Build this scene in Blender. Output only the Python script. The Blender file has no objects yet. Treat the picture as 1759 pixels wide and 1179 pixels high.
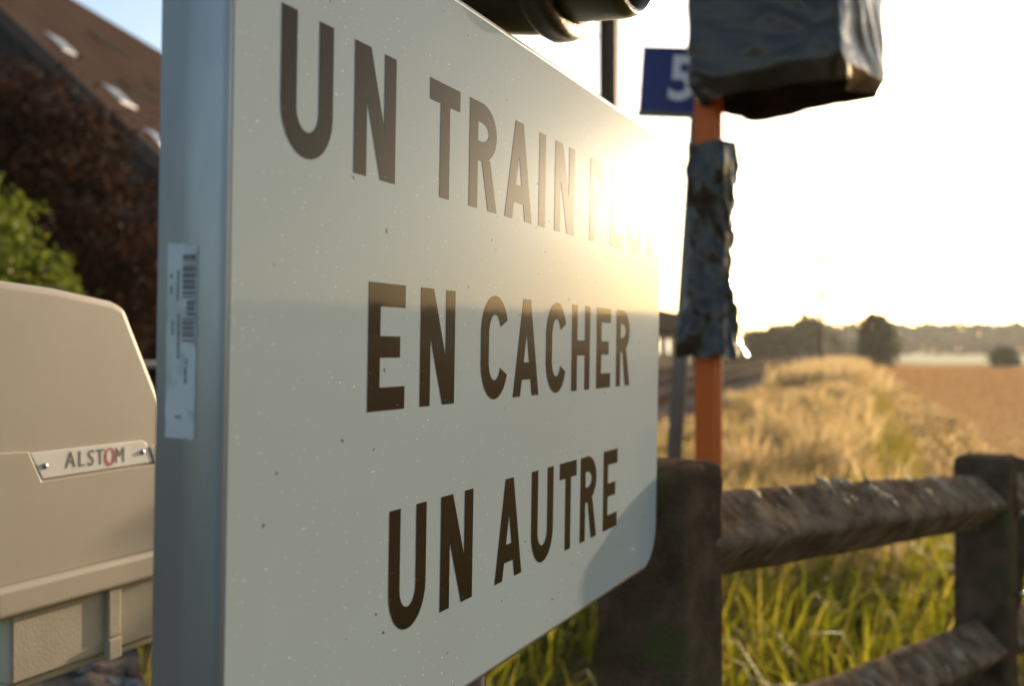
import bpy, bmesh, math, random
import numpy as np
from mathutils import Vector, Matrix, noise
random.seed(7); rng = np.random.default_rng(7)
R = math.radians
scene = bpy.context.scene
COL = scene.collection

# ------------------------------------------------------------------ camera
F = 1710.0; W0, H0 = 1759.0, 1179.0            # focal length and frame of the photograph in its pixels
CH = 1.30                                       # eye height
PITCH = math.atan(11.5 / F)
cd = bpy.data.cameras.new('camera'); cam = bpy.data.objects.new('camera', cd); COL.objects.link(cam)
cam.location = (0, 0, CH); cam.rotation_euler = (math.pi / 2 + PITCH, 0, 0)
cd.sensor_width = 36.0; cd.lens = 36.0 * F / W0
cd.clip_start = 0.05; cd.clip_end = 5000
cd.dof.use_dof = True; cd.dof.focus_distance = 0.93; cd.dof.aperture_fstop = 4.4; cd.dof.aperture_blades = 0
scene.camera = cam

# ------------------------------------------------------------------ sky, sun, exposure
SUN_B, SUN_E = R(31.8), R(8.8)                 # bearing right of the view axis, elevation
w = bpy.data.worlds.new('World'); scene.world = w; w.use_nodes = True
nt = w.node_tree; nt.nodes.clear()
sky = nt.nodes.new('ShaderNodeTexSky'); sky.sky_type = 'NISHITA'; sky.sun_disc = False
sky.sun_elevation = SUN_E; sky.sun_rotation = SUN_B
sky.air_density = 0.9; sky.dust_density = 2.2; sky.ozone_density = 1.0; sky.altitude = 100
bg = nt.nodes.new('ShaderNodeBackground'); bg.inputs[1].default_value = 0.15
wo = nt.nodes.new('ShaderNodeOutputWorld')
nt.links.new(sky.outputs[0], bg.inputs[0]); nt.links.new(bg.outputs[0], wo.inputs[0])
sl = bpy.data.lights.new('sun', 'SUN'); sl.energy = 3.8; sl.angle = R(0.53); sl.color = (1.0, 0.80, 0.55)
sun = bpy.data.objects.new('sun', sl); COL.objects.link(sun)
SDIR = Vector((math.sin(SUN_B) * math.cos(SUN_E), math.cos(SUN_B) * math.cos(SUN_E), math.sin(SUN_E)))
sun.rotation_euler = SDIR.to_track_quat('Z', 'Y').to_euler(); sun.location = SDIR * 60
vs = scene.view_settings; vs.view_transform = 'Standard'; vs.look = 'None'; vs.exposure = 1.15; vs.gamma = 1.0
scene.cycles.max_bounces = 8; scene.cycles.transparent_max_bounces = 8; scene.cycles.volume_bounces = 0
scene.cycles.sample_clamp_indirect = 6.0
scene.render.film_transparent = False

# ------------------------------------------------------------------ helpers
def ray(px, py):
    dx, dy = (px - W0 / 2) / F, -(py - H0 / 2) / F
    c, s = math.cos(PITCH), math.sin(PITCH)
    return Vector((dx, c - dy * s, s + dy * c))
def at(px, py, Z):
    d = ray(px, py); return Vector((0, 0, CH)) + d * (Z / d.y)
def mk(name, v, f, m, parent=None, smooth=False, loc=None):
    me = bpy.data.meshes.new(name); me.from_pydata([tuple(p) for p in v], [], f); me.update()
    return link(name, me, m, parent, smooth, loc)
def link(name, me, m, parent=None, smooth=False, loc=None):
    o = bpy.data.objects.new(name, me); COL.objects.link(o)
    if m is not None and not me.materials: me.materials.append(m)
    if parent: o.parent = parent
    if loc is not None: o.location = loc
    if smooth: me.polygons.foreach_set('use_smooth', [True] * len(me.polygons))
    return o
def tag(o, label=None, cat=None, group=None, kind=None):
    if label: o['label'] = label
    if cat: o['category'] = cat
    if group: o['group'] = group
    if kind: o['kind'] = kind
    return o
def empty(name, loc, bearing=None, lean=0.0):
    o = bpy.data.objects.new(name, None); COL.objects.link(o); o.location = loc
    o.empty_display_size = 0.1
    if bearing is not None: o.rotation_euler = (lean, 0, math.pi / 2 - bearing)   # local x runs along the bearing, -y is the right-hand side
    return o
class MB:
    def __init__(s): s.v = []; s.f = []
    def add(s, v, f):
        b = len(s.v); s.v += [tuple(p) for p in v]; s.f += [tuple(i + b for i in q) for q in f]; return s
    def box(s, x0, x1, y0, y1, z0, z1):
        return s.add([(x0,y0,z0),(x1,y0,z0),(x1,y1,z0),(x0,y1,z0),(x0,y0,z1),(x1,y0,z1),(x1,y1,z1),(x0,y1,z1)],
                     [(3,2,1,0),(4,5,6,7),(0,1,5,4),(1,2,6,5),(2,3,7,6),(3,0,4,7)])
    def tube(s, pts, radii, n=8, caps=True):
        pts = [Vector(p) for p in pts]; rings = []
        for i, p in enumerate(pts):
            t = (pts[min(i + 1, len(pts) - 1)] - pts[max(i - 1, 0)]).normalized()
            a = t.cross(Vector((0.3, 0.1, 0.95)) if abs(t.z) < 0.9 else Vector((1, 0.1, 0))).normalized(); b = t.cross(a)
            rings.append([p + (a * math.cos(k * 2 * math.pi / n) + b * math.sin(k * 2 * math.pi / n)) * radii[i] for k in range(n)])
        v = [q for r in rings for q in r]; f = []
        for i in range(len(pts) - 1):
            for k in range(n):
                f.append((i*n+k, i*n+(k+1) % n, (i+1)*n+(k+1) % n, (i+1)*n+k))
        if caps: f += [tuple(range(n - 1, -1, -1)), tuple((len(pts)-1)*n + k for k in range(n))]
        return s.add(v, f)
    def prism(s, poly, y0, y1):                      # polygon in x-z (counter-clockwise seen from -y), front face at y0
        n = len(poly)
        v = [(x, y0, z) for x, z in poly] + [(x, y1, z) for x, z in poly]
        f = [tuple(range(n)), tuple(range(2*n-1, n-1, -1))] + [((i+1) % n, i, n+i, n+(i+1) % n) for i in range(n)]
        return s.add(v, f)
    def build(s, name, m, parent=None, smooth=False, bevel=0.0, seg=2, loc=None, angle=40):
        o = mk(name, s.v, s.f, m, parent, smooth, loc)
        if bevel:
            md = o.modifiers.new('bevel', 'BEVEL'); md.width = bevel; md.segments = seg; md.limit_method = 'ANGLE'; md.angle_limit = R(angle)
            o.data.polygons.foreach_set('use_smooth', [True] * len(o.data.polygons))
            md.harden_normals = True
        return o
def rough_solid(name, mb, m, parent, bevel, cut, amp, scale, seed=0.0, loc=None):
    bm = bmesh.new(); vs_ = [bm.verts.new(p) for p in mb.v]
    for q in mb.f: bm.faces.new([vs_[i] for i in q])
    bmesh.ops.recalc_face_normals(bm, faces=bm.faces)
    bmesh.ops.bevel(bm, geom=[e for e in bm.edges], offset=bevel, segments=3, profile=0.5, affect='EDGES')
    for _ in range(6):
        es = [e for e in bm.edges if e.calc_length() > cut]
        if not es: break
        bmesh.ops.subdivide_edges(bm, edges=es, cuts=1, use_grid_fill=True)
    bmesh.ops.triangulate(bm, faces=[f for f in bm.faces if len(f.verts) > 4])
    bm.normal_update()
    for v in bm.verts:
        n = v.co * scale + Vector((seed, seed * 1.7, 0))
        d = noise.noise(n) * 0.5 + noise.noise(n * 3.1) * 0.3 + noise.noise(n * 8.3) * 0.22
        v.co += v.normal * d * amp
    me = bpy.data.meshes.new(name); bm.to_mesh(me); bm.free()
    return link(name, me, m, parent, True, loc)

# ------------------------------------------------------------------ materials (all procedural)
def mat(name, col, rough=0.6, metal=0.0, col2=None, scale=6.0, detail=6.0, bump=0.0, bscale=60.0, stretch=(1, 1, 1),
        coat=0.0, coat_rough=0.1, spec=0.3, lo=0.35, hi=0.65, spots=None, rough2=None):
    m = bpy.data.materials.new(name); m.use_nodes = True; n = m.node_tree.nodes; l = m.node_tree.links
    b = n['Principled BSDF']; b.inputs['Base Color'].default_value = (*col, 1); b.inputs['Roughness'].default_value = rough
    b.inputs['Metallic'].default_value = metal; b.inputs['Specular IOR Level'].default_value = spec
    b.inputs['Coat Weight'].default_value = coat; b.inputs['Coat Roughness'].default_value = coat_rough
    tc = n.new('ShaderNodeTexCoord'); mp = n.new('ShaderNodeMapping'); mp.inputs['Scale'].default_value = stretch
    l.new(tc.outputs['Object'], mp.inputs[0])
    cur = None
    if col2 is not None:
        nz = n.new('ShaderNodeTexNoise'); nz.inputs['Scale'].default_value = scale; nz.inputs['Detail'].default_value = detail
        nz.inputs['Roughness'].default_value = 0.62
        mr = n.new('ShaderNodeMapRange'); mr.inputs[1].default_value = lo; mr.inputs[2].default_value = hi
        mx = n.new('ShaderNodeMix'); mx.data_type = 'RGBA'; mx.inputs[6].default_value = (*col, 1); mx.inputs[7].default_value = (*col2, 1)
        l.new(mp.outputs[0], nz.inputs['Vector']); l.new(nz.outputs[0], mr.inputs[0]); l.new(mr.outputs[0], mx.inputs[0])
        l.new(mx.outputs[2], b.inputs['Base Color']); cur = mx.outputs[2]
        if rough2 is not None:
            rr = n.new('ShaderNodeMapRange'); rr.inputs[1].default_value = lo; rr.inputs[2].default_value = hi
            rr.inputs[3].default_value = rough; rr.inputs[4].default_value = rough2
            l.new(nz.outputs[0], rr.inputs[0]); l.new(rr.outputs[0], b.inputs['Roughness'])
    if spots is not None:                              # (colour, scale, low, high): blotches with a shape of their own
        scol, ss, s0, s1 = spots
        nz2 = n.new('ShaderNodeTexNoise'); nz2.inputs['Scale'].default_value = ss; nz2.inputs['Detail'].default_value = 5
        mr2 = n.new('ShaderNodeMapRange'); mr2.inputs[1].default_value = s0; mr2.inputs[2].default_value = s1
        mx2 = n.new('ShaderNodeMix'); mx2.data_type = 'RGBA'; mx2.inputs[7].default_value = (*scol, 1)
        if cur: l.new(cur, mx2.inputs[6])
        else: mx2.inputs[6].default_value = (*col, 1)
        l.new(tc.outputs['Object'], nz2.inputs['Vector']); l.new(nz2.outputs[0], mr2.inputs[0]); l.new(mr2.outputs[0], mx2.inputs[0])
        l.new(mx2.outputs[2], b.inputs['Base Color'])
    if bump:
        nb = n.new('ShaderNodeTexNoise'); nb.inputs['Scale'].default_value = bscale; nb.inputs['Detail'].default_value = 5
        bp = n.new('ShaderNodeBump'); bp.inputs['Strength'].default_value = bump; bp.inputs['Distance'].default_value = 0.004
        l.new(mp.outputs[0], nb.inputs['Vector']); l.new(nb.outputs[0], bp.inputs['Height']); l.new(bp.outputs[0], b.inputs['Normal'])
    return m
def leafmat(name, cols, transl=0.5, rough=0.5):        # cols: colour stops picked per leaf or blade by its own random number
    m = bpy.data.materials.new(name); m.use_nodes = True; n = m.node_tree.nodes; l = m.node_tree.links; n.clear()
    out = n.new('ShaderNodeOutputMaterial'); at_ = n.new('ShaderNodeAttribute'); at_.attribute_name = 'rnd'
    cr = n.new('ShaderNodeValToRGB'); e = cr.color_ramp.elements
    while len(e) < len(cols): e.new(0.5)
    for i, c in enumerate(cols): e[i].position = i / (len(cols) - 1); e[i].color = (*c, 1)
    l.new(at_.outputs['Fac'], cr.inputs[0])
    d = n.new('ShaderNodeBsdfPrincipled'); d.inputs['Roughness'].default_value = rough; d.inputs['Specular IOR Level'].default_value = 0.12
    t = n.new('ShaderNodeBsdfTranslucent'); mx = n.new('ShaderNodeMixShader'); mx.inputs[0].default_value = transl
    l.new(cr.outputs[0], d.inputs['Base Color']); l.new(cr.outputs[0], t.inputs['Color'])
    l.new(d.outputs[0], mx.inputs[1]); l.new(t.outputs[0], mx.inputs[2]); l.new(mx.outputs[0], out.inputs[0])
    return m

M = {}
M['alu'] = mat('aluminium', (0.36, 0.375, 0.38), 0.42, 0.85, (0.28, 0.295, 0.305), 9, bump=0.10, bscale=40, stretch=(1, 1, 0.25), rough2=0.55)
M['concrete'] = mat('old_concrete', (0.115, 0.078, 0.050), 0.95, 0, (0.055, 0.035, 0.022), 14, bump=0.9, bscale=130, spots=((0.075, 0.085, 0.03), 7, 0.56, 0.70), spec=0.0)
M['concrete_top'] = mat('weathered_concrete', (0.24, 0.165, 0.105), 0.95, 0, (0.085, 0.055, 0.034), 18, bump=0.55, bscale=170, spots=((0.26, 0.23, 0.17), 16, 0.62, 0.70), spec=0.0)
M['lichen'] = mat('pale_lichen', (0.30, 0.23, 0.13), 0.95, 0, (0.19, 0.145, 0.085), 40, bump=0.8, bscale=200)
M['plastic_grey'] = mat('beige_grey_polyester', (0.45, 0.385, 0.30), 0.55, 0, (0.41, 0.35, 0.27), 5, bump=0.03, bscale=320, spots=((0.30, 0.24, 0.17), 38, 0.73, 0.80))
M['cast'] = mat('rough_painted_casting', (0.42, 0.37, 0.28), 0.6, 0, (0.37, 0.32, 0.24), 12, bump=0.13, bscale=300, spots=((0.13, 0.10, 0.07), 60, 0.70, 0.76))
M['plate'] = mat('nameplate', (0.82, 0.79, 0.72), 0.35, 0.0, (0.74, 0.70, 0.62), 22, spots=((0.22, 0.17, 0.11), 55, 0.70, 0.76))
M['print'] = mat('brown_print', (0.13, 0.105, 0.075), 0.5, 0, (0.20, 0.16, 0.12), 90)
M['print_red'] = mat('red_print', (0.55, 0.06, 0.035), 0.5, 0, (0.62, 0.10, 0.06), 90)
M['steel'] = mat('steel', (0.42, 0.41, 0.40), 0.35, 0.9, (0.28, 0.26, 0.24), 30)
M['rust'] = mat('rusty_steel', (0.085, 0.055, 0.04), 0.7, 0.3, (0.14, 0.085, 0.05), 14, bump=0.3)
M['railtop'] = mat('rail_steel', (0.050, 0.034, 0.024), 1.0, 0.0, (0.07, 0.046, 0.03), 20, spec=0.0)
M['orange'] = mat('orange_paint', (0.56, 0.105, 0.008), 0.55, 0, (0.50, 0.09, 0.008), 7, bump=0.05, spots=((0.35, 0.12, 0.05), 26, 0.68, 0.74))
M['grey_post'] = mat('galvanised_grey', (0.17, 0.155, 0.135), 0.55, 0.4, (0.13, 0.12, 0.105), 12, bump=0.1)
M['blue'] = mat('blue_enamel', (0.020, 0.030, 0.16), 0.4, 0, (0.025, 0.035, 0.14), 20)
M['white'] = mat('white_paint', (0.66, 0.67, 0.68), 0.5, 0, (0.60, 0.60, 0.60), 14)
M['label'] = mat('worn_paper_label', (0.52, 0.55, 0.58), 0.5, 0, (0.44, 0.45, 0.45), 40, spots=((0.40, 0.42, 0.42), 60, 0.5, 0.58))
M['ink'] = mat('faded_ink', (0.10, 0.10, 0.11), 0.6, 0, (0.17, 0.17, 0.18), 160)
M['lamp'] = mat('dark_lamp_casing', (0.055, 0.045, 0.032), 0.38, 0.35, (0.085, 0.07, 0.03), 16, bump=0.15, bscale=90)
M['wood_wall'] = mat('dark_boards', (0.050, 0.040, 0.036), 0.85, 0, (0.030, 0.025, 0.023), 3, stretch=(6, 6, 0.6), bump=0.5, bscale=12)
M['roof'] = mat('brown_tile_roof', (0.062, 0.044, 0.036), 0.95, 0, (0.048, 0.031, 0.025), 1.2, bump=0.8, bscale=9, spec=0.0)
M['vboard'] = mat('verge_board', (0.10, 0.075, 0.065), 1.0, 0, (0.075, 0.06, 0.05), 4, spec=0.1)
M['glass'] = mat('skylight_glass', (0.20, 0.23, 0.27), 0.45, 0.0, (0.24, 0.27, 0.30), 2)
M['wall_pale'] = mat('pale_render', (0.17, 0.14, 0.105), 1.0, 0, (0.13, 0.11, 0.08), 2, spec=0.0)
M['wall_dark'] = mat('dark_render', (0.045, 0.04, 0.034), 1.0, 0, (0.03, 0.027, 0.024), 2, spec=0.0)
M['conc_far'] = mat('pale_concrete', (0.36, 0.34, 0.31), 0.9, 0, (0.28, 0.26, 0.24), 5)
M['bark'] = mat('bark', (0.075, 0.055, 0.04), 0.95, 0, (0.045, 0.033, 0.025), 12, stretch=(3, 3, 0.6), bump=0.8, bscale=20)
M['wire'] = mat('wire', (0.05, 0.045, 0.04), 0.6, 0.5)
M['sleeper'] = mat('sleeper_concrete', (0.24, 0.20, 0.16), 0.95, 0, (0.16, 0.13, 0.10), 10, spec=0.0)
M['stone'] = mat('ballast_stone', (0.20, 0.14, 0.10), 0.95, 0, (0.12, 0.085, 0.062), 18, bump=0.6, bscale=70, spec=0.0)
M['stone2'] = mat('ballast_stone_grey', (0.20, 0.20, 0.19), 0.9, 0, (0.12, 0.12, 0.115), 18, bump=0.6, bscale=70)
M['stone3'] = mat('ballast_stone_red', (0.27, 0.155, 0.11), 0.9, 0, (0.17, 0.09, 0.065), 18, bump=0.6, bscale=70)
M['beech'] = leafmat('copper_leaves', [(0.010, 0.005, 0.003), (0.026, 0.010, 0.005), (0.070, 0.024, 0.009)], 0.25, 0.8)
M['thuja'] = leafmat('yellow_green_leaves', [(0.06, 0.085, 0.008), (0.13, 0.16, 0.014), (0.22, 0.24, 0.025)], 0.45)
M['tree'] = leafmat('green_leaves', [(0.025, 0.035, 0.010), (0.045, 0.060, 0.015), (0.075, 0.085, 0.022)], 0.3)
M['grass'] = leafmat('green_grass', [(0.060, 0.068, 0.006), (0.17, 0.17, 0.010), (0.30, 0.265, 0.016), (0.42, 0.31, 0.07)], 0.58)
M['dry'] = leafmat('dry_grass', [(0.12, 0.09, 0.025), (0.32, 0.21, 0.075), (0.54, 0.38, 0.17), (0.66, 0.50, 0.27)], 0.55)
M['verge'] = leafmat('verge_grass', [(0.16, 0.13, 0.016), (0.29, 0.22, 0.03), (0.42, 0.31, 0.09)], 0.5)
M['stubble'] = leafmat('ripe_wheat', [(0.22, 0.11, 0.035), (0.31, 0.16, 0.055), (0.38, 0.215, 0.08)], 0.4)

# black polythene: glossy, full of drawn folds
def foil(name, folds, bs, seed):
    m = bpy.data.materials.new(name); m.use_nodes = True; n = m.node_tree.nodes; l = m.node_tree.links
    b = n['Principled BSDF']; b.inputs['Base Color'].default_value = (0.030, 0.021, 0.015, 1); b.inputs['Roughness'].default_value = 0.22
    b.inputs['Specular IOR Level'].default_value = 0.38
    tc = n.new('ShaderNodeTexCoord'); mp = n.new('ShaderNodeMapping'); mp.inputs['Scale'].default_value = folds; mp.inputs['Rotation'].default_value = (0.35, -0.6, 0.2)
    mp.inputs['Location'].default_value = (seed, seed, 0)
    nz = n.new('ShaderNodeTexNoise'); nz.inputs['Scale'].default_value = 3.2; nz.inputs['Detail'].default_value = 3; nz.inputs['Distortion'].default_value = 0.8
    bp = n.new('ShaderNodeBump'); bp.inputs['Strength'].default_value = bs; bp.inputs['Distance'].default_value = 0.03
    l.new(tc.outputs['Object'], mp.inputs[0]); l.new(mp.outputs[0], nz.inputs['Vector']); l.new(nz.outputs[0], bp.inputs['Height']); l.new(bp.outputs[0], b.inputs['Normal'])
    return m
M['foil'] = foil('black_polythene', (0.9, 0.9, 4.0), 0.30, 0.0)
M['foil2'] = foil('black_polythene_wrap', (3.0, 3.0, 3.0), 0.35, 3.0)

# the sign's face: white reflective film and dark letters under one glossy skin with specks, scuffs and fine horizontal ripple
def signmat(name, col, col2, speck):
    m = bpy.data.materials.new(name); m.use_nodes = True; n = m.node_tree.nodes; l = m.node_tree.links
    b = n['Principled BSDF']; b.inputs['Roughness'].default_value = 0.30; b.inputs['Specular IOR Level'].default_value = 0.0035
    b.inputs['Coat Weight'].default_value = 0.21; b.inputs['Coat Roughness'].default_value = 0.045
    tc = n.new('ShaderNodeTexCoord')
    def nz(scale, detail, st=(1, 1, 1), rot=(0, 0, 0)):
        mp = n.new('ShaderNodeMapping'); mp.inputs['Scale'].default_value = st; mp.inputs['Rotation'].default_value = rot
        t = n.new('ShaderNodeTexNoise'); t.inputs['Scale'].default_value = scale; t.inputs['Detail'].default_value = detail
        l.new(tc.outputs['Object'], mp.inputs[0]); l.new(mp.outputs[0], t.inputs['Vector']); return t
    def rngn(src, a, c, o0=0.0, o1=1.0):
        r = n.new('ShaderNodeMapRange'); r.inputs[1].default_value = a; r.inputs[2].default_value = c; r.inputs[3].default_value = o0; r.inputs[4].default_value = o1
        l.new(src, r.inputs[0]); return r.outputs[0]
    def mix(f, a, c):
        x = n.new('ShaderNodeMix'); x.data_type = 'RGBA'; l.new(f, x.inputs[0])
        for s, i in ((a, 6), (c, 7)):
            if isinstance(s, tuple): x.inputs[i].default_value = (*s, 1)
            else: l.new(s, x.inputs[i])
        return x.outputs[2]
    base = mix(rngn(nz(3.0, 4).outputs[0], 0.3, 0.7), col, col2)
    base = mix(rngn(nz(420, 1).outputs[0], 0.755, 0.775, 0, 0.8), base, speck)                                     # pin-prick chips
    base = mix(rngn(nz(30, 2, (1, 1, 9), (0, 0.45, 0)).outputs[0], 0.745, 0.775, 0, 0.55), base, speck)    # long thin scuffs
    base = mix(rngn(nz(36, 2, (8, 1, 1), (0, 0.25, 0)).outputs[0], 0.755, 0.78, 0, 0.5), base, speck)
    base = mix(rngn(nz(150, 0, (1, 1, 1), (1, 0, 0)).outputs[0], 0.862, 0.868, 0, 0.8), base, (0.06, 0.05, 0.04))  # dark specks of dirt
    l.new(base, b.inputs['Base Color'])
    bp = n.new('ShaderNodeBump'); bp.inputs['Strength'].default_value = 0.10; bp.inputs['Distance'].default_value = 0.0002
    rip = nz(9, 3, (0.25, 1, 14)); l.new(rip.outputs[0], bp.inputs['Height'])
    l.new(bp.outputs[0], b.inputs['Coat Normal']); l.new(bp.outputs[0], b.inputs['Normal'])
    return m
M['film'] = signmat('white_reflective_film', (0.345, 0.395, 0.405), (0.32, 0.36, 0.365), (0.9, 0.9, 0.85))
M['letter'] = signmat('black_letter_film', (0.020, 0.014, 0.008), (0.026, 0.018, 0.010), (0.25, 0.21, 0.15))

# ------------------------------------------------------------------ frames of the place
TB = R(19.0)                                     # bearing of the railway and everything along it
def tr(s, r, z=0.0):                             # s metres along the line, r metres to its right
    return Vector((s * math.sin(TB) + r * math.cos(TB), s * math.cos(TB) - r * math.sin(TB), z))
def gh(s, r):                                    # ground height
    x = 0.0
    if r < -1.7: x += 0.16 * min(1, (-1.7 - r) / 0.8)
    if r > 0.9: x -= 0.22 * min(1, (r - 0.9) / 4.0)
    x -= 0.05 * max(0, min(1, (s - 2.5) / 6))
    return x

# ------------------------------------------------------------------ ground, path, field, ballast
def strip_mesh(name, r_list, s_list, dz, m, kind='structure', jag=0.0):
    v, f = [], []
    for s in s_list:
        for j, r in enumerate(r_list):
            rr = r
            if jag and j in (0, len(r_list) - 1): rr += jag * noise.noise(Vector((s * 0.8, r, 0)))
            q = tr(s, rr, gh(s, rr) + dz); v.append(q)
    nr = len(r_list)
    for i in range(len(s_list) - 1):
        for j in range(nr - 1): f.append((i*nr+j, i*nr+j+1, (i+1)*nr+j+1, (i+1)*nr+j))
    return tag(mk(name, v, f, m, smooth=True), kind=kind)
s_near = [-12, -6, -3, -1, 0, 1, 2, 3, 4, 5, 6, 7, 8, 10, 12, 14, 17, 20, 25, 30, 36, 44, 55, 70, 90, 120, 160, 220, 300, 420, 600, 1000, 2500]
m_soil = mat('verge_soil', (0.075, 0.052, 0.022), 1.0, 0, (0.06, 0.062, 0.014), 1.3, bump=0.6, bscale=30, spec=0.0)
strip_mesh('ground', [-1500, -400, -120, -60, -30, -15, -9.5, -6, -3, -2.5, -2, -1.7, -1.2, -0.8, -0.4, 0, 0.3, 0.9, 1.5, 2.5, 4.9, 8, 15, 30, 60, 120, 400, 1500], s_near, 0.0, m_soil)
m_field = mat('harvested_field', (0.62, 0.37, 0.16), 1.0, 0, (0.50, 0.285, 0.12), 0.55, bump=0.8, bscale=25, stretch=(1, 1, 1), spec=0.0)
strip_mesh('field', [1.75, 2.5, 4.9, 8, 15, 30, 60, 110, 160], [s for s in s_near if 3 <= s <= 120], 0.010, m_field, jag=0.3)
m_stub = mat('pale_stubble_field', (0.78, 0.66, 0.40), 1.0, 0, (0.70, 0.57, 0.33), 0.3, spec=0.0)
strip_mesh('stubble_field', [2.5, 8, 15, 30, 60, 120, 400], [121, 160, 220, 300, 420], 0.010, m_stub)
m_path = mat('dirt_path', (0.42, 0.25, 0.105), 1.0, 0, (0.29, 0.165, 0.065), 1.6, bump=0.9, bscale=40, spots=((0.13, 0.12, 0.035), 1.8, 0.55, 0.68), spec=0.0)
strip_mesh('path', [0.10, 0.45, 0.9, 1.60], [s for s in s_near if 3 <= s <= 120], 0.006, m_path, jag=0.12)

bal = MB()
prof = [(-1.9, 0.0), (-2.75, 0.27), (-9.4, 0.27), (-10.2, -0.1)]
for i, s in enumerate((-14, 180)):
    for r, z in prof: bal.v.append(tuple(tr(s, r, z)))
bal.f += [(0, 1, 5, 4), (1, 2, 6, 5), (2, 3, 7, 6)]
m_bal = mat('ballast', (0.30, 0.215, 0.14), 1.0, 0, (0.17, 0.12, 0.08), 11, bump=1.0, bscale=24, spec=0.0)
ballast = tag(bal.build('ballast_bed', m_bal), kind='structure')
def stone_mesh(i, size):
    bm = bmesh.new(); bmesh.ops.create_icosphere(bm, subdivisions=2, radius=1)
    for v in bm.verts:
        v.co *= 0.75 + 0.5 * (noise.noise(v.co * 1.3 + Vector((i * 3.7, i, 0))) + 0.3)
        v.co.x *= 1.15 + 0.3 * math.sin(i); v.co.z *= 0.72
        v.co *= size
    me = bpy.data.meshes.new('stone'); bm.to_mesh(me); bm.free(); me.materials.append((M['stone'], M['stone2'], M['stone3'])[i % 3]); return me
stones = [stone_mesh(i, 0.040) for i in range(9)]
k = 0
while k < 290:
    s, r = random.uniform(2.0, 4.5), random.uniform(-3.3, -1.95)
    q = tr(s, r)
    if not (-0.53 < q.x / max(q.y, 0.1) < -0.335): continue
    z = 0.27 * min(1, (-1.9 - r) / 0.85)
    o = bpy.data.objects.new('stone', stones[k % 9]); COL.objects.link(o); o.parent = ballast
    o.location = (q.x, q.y, max(z, gh(s, r)) + 0.010 + random.uniform(0, 0.022)); o.rotation_euler = (random.uniform(-.5, .5), random.uniform(-.5, .5), random.uniform(0, 6.3))
    sc_ = random.uniform(0.65, 1.35); o.scale = (sc_, sc_, sc_); k += 1
# the rest of the ballast stones, one mass
ic = bmesh.new(); bmesh.ops.create_icosphere(ic, subdivisions=1, radius=1); iv = np.array([v.co[:] for v in ic.verts]); iff = np.array([[v.index for v in f.verts] for f in ic.faces]); ic.free()
NB = 9000
ss = 4.6 + 34 * rng.random(NB) ** 1.5; rr = -2.3 - 7.4 * rng.random(NB)
zz = np.where(rr > -2.75, 0.27 * (-1.9 - rr) / 0.85, 0.27)
px_ = ss * math.sin(TB) + rr * math.cos(TB); py_ = ss * math.cos(TB) - rr * math.sin(TB)
sz = 0.03 * (0.7 + 0.7 * rng.random(NB))
V = iv[None] * (sz[:, None, None] * (0.75 + 0.5 * rng.random((NB, 12, 1)))) * np.array([1.1, 1.0, 0.75]) + np.stack([px_, py_, zz + 0.015], 1)[:, None]
FF = iff[None] + (np.arange(NB) * 12)[:, None, None]
me = bpy.data.meshes.new('ballast_stones'); me.from_pydata(V.reshape(-1, 3).tolist(), [], FF.reshape(-1, 3).tolist()); me.update()
tag(link('ballast_stones', me, M['stone'], ballast), kind='stuff')

# ------------------------------------------------------------------ railway tracks
def rail_mesh(s0, s1):
    pr = [(-0.065, 0), (0.065, 0), (0.065, 0.018), (0.012, 0.035), (0.012, 0.105), (0.034, 0.118), (0.034, 0.148), (0.028, 0.153), (-0.028, 0.153), (-0.034, 0.148), (-0.034, 0.118), (-0.012, 0.105), (-0.012, 0.035), (-0.065, 0.018)]
    n = len(pr); v = [(s0, y, z) for y, z in pr] + [(s1, y, z) for y, z in pr]
    f = [((i + 1) % n, i, n + i, n + (i + 1) % n) for i in range(n)] + [tuple(range(n)), tuple(range(2*n-1, n-1, -1))]
    me = bpy.data.meshes.new('rail'); me.from_pydata(v, [], f); me.materials.append(M['railtop']); return me
railme = rail_mesh(-12, 175)
sb = MB(); sb.add([(-.13, -1.25, 0), (.13, -1.25, 0), (.13, 1.25, 0), (-.13, 1.25, 0), (-.10, -1.25, .06), (.10, -1.25, .06), (.10, 1.25, .06), (-.10, 1.25, .06)], [(3,2,1,0),(4,5,6,7),(0,1,5,4),(1,2,6,5),(2,3,7,6),(3,0,4,7)])
slme = bpy.data.meshes.new('sleeper'); slme.from_pydata(sb.v, [], sb.f); slme.materials.append(M['sleeper'])
for rc, lab in ((-4.13, 'rusty pair of rails beside the dry grass verge'), (-7.75, 'rusty pair of rails on the side away from the grass verge')):
    t = empty('railway_track', tr(0, rc, 0.245), TB); tag(t, lab, 'railway track', 'parallel railway tracks')
    for sgn in (-1, 1):
        o = link('rail', railme, None, t); o.location = (0, sgn * 0.752, 0.06)
    for i in range(64):
        o = link('sleeper', slme, None, t); o.location = (2 + 0.6 * i, 0, 0)

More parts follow.
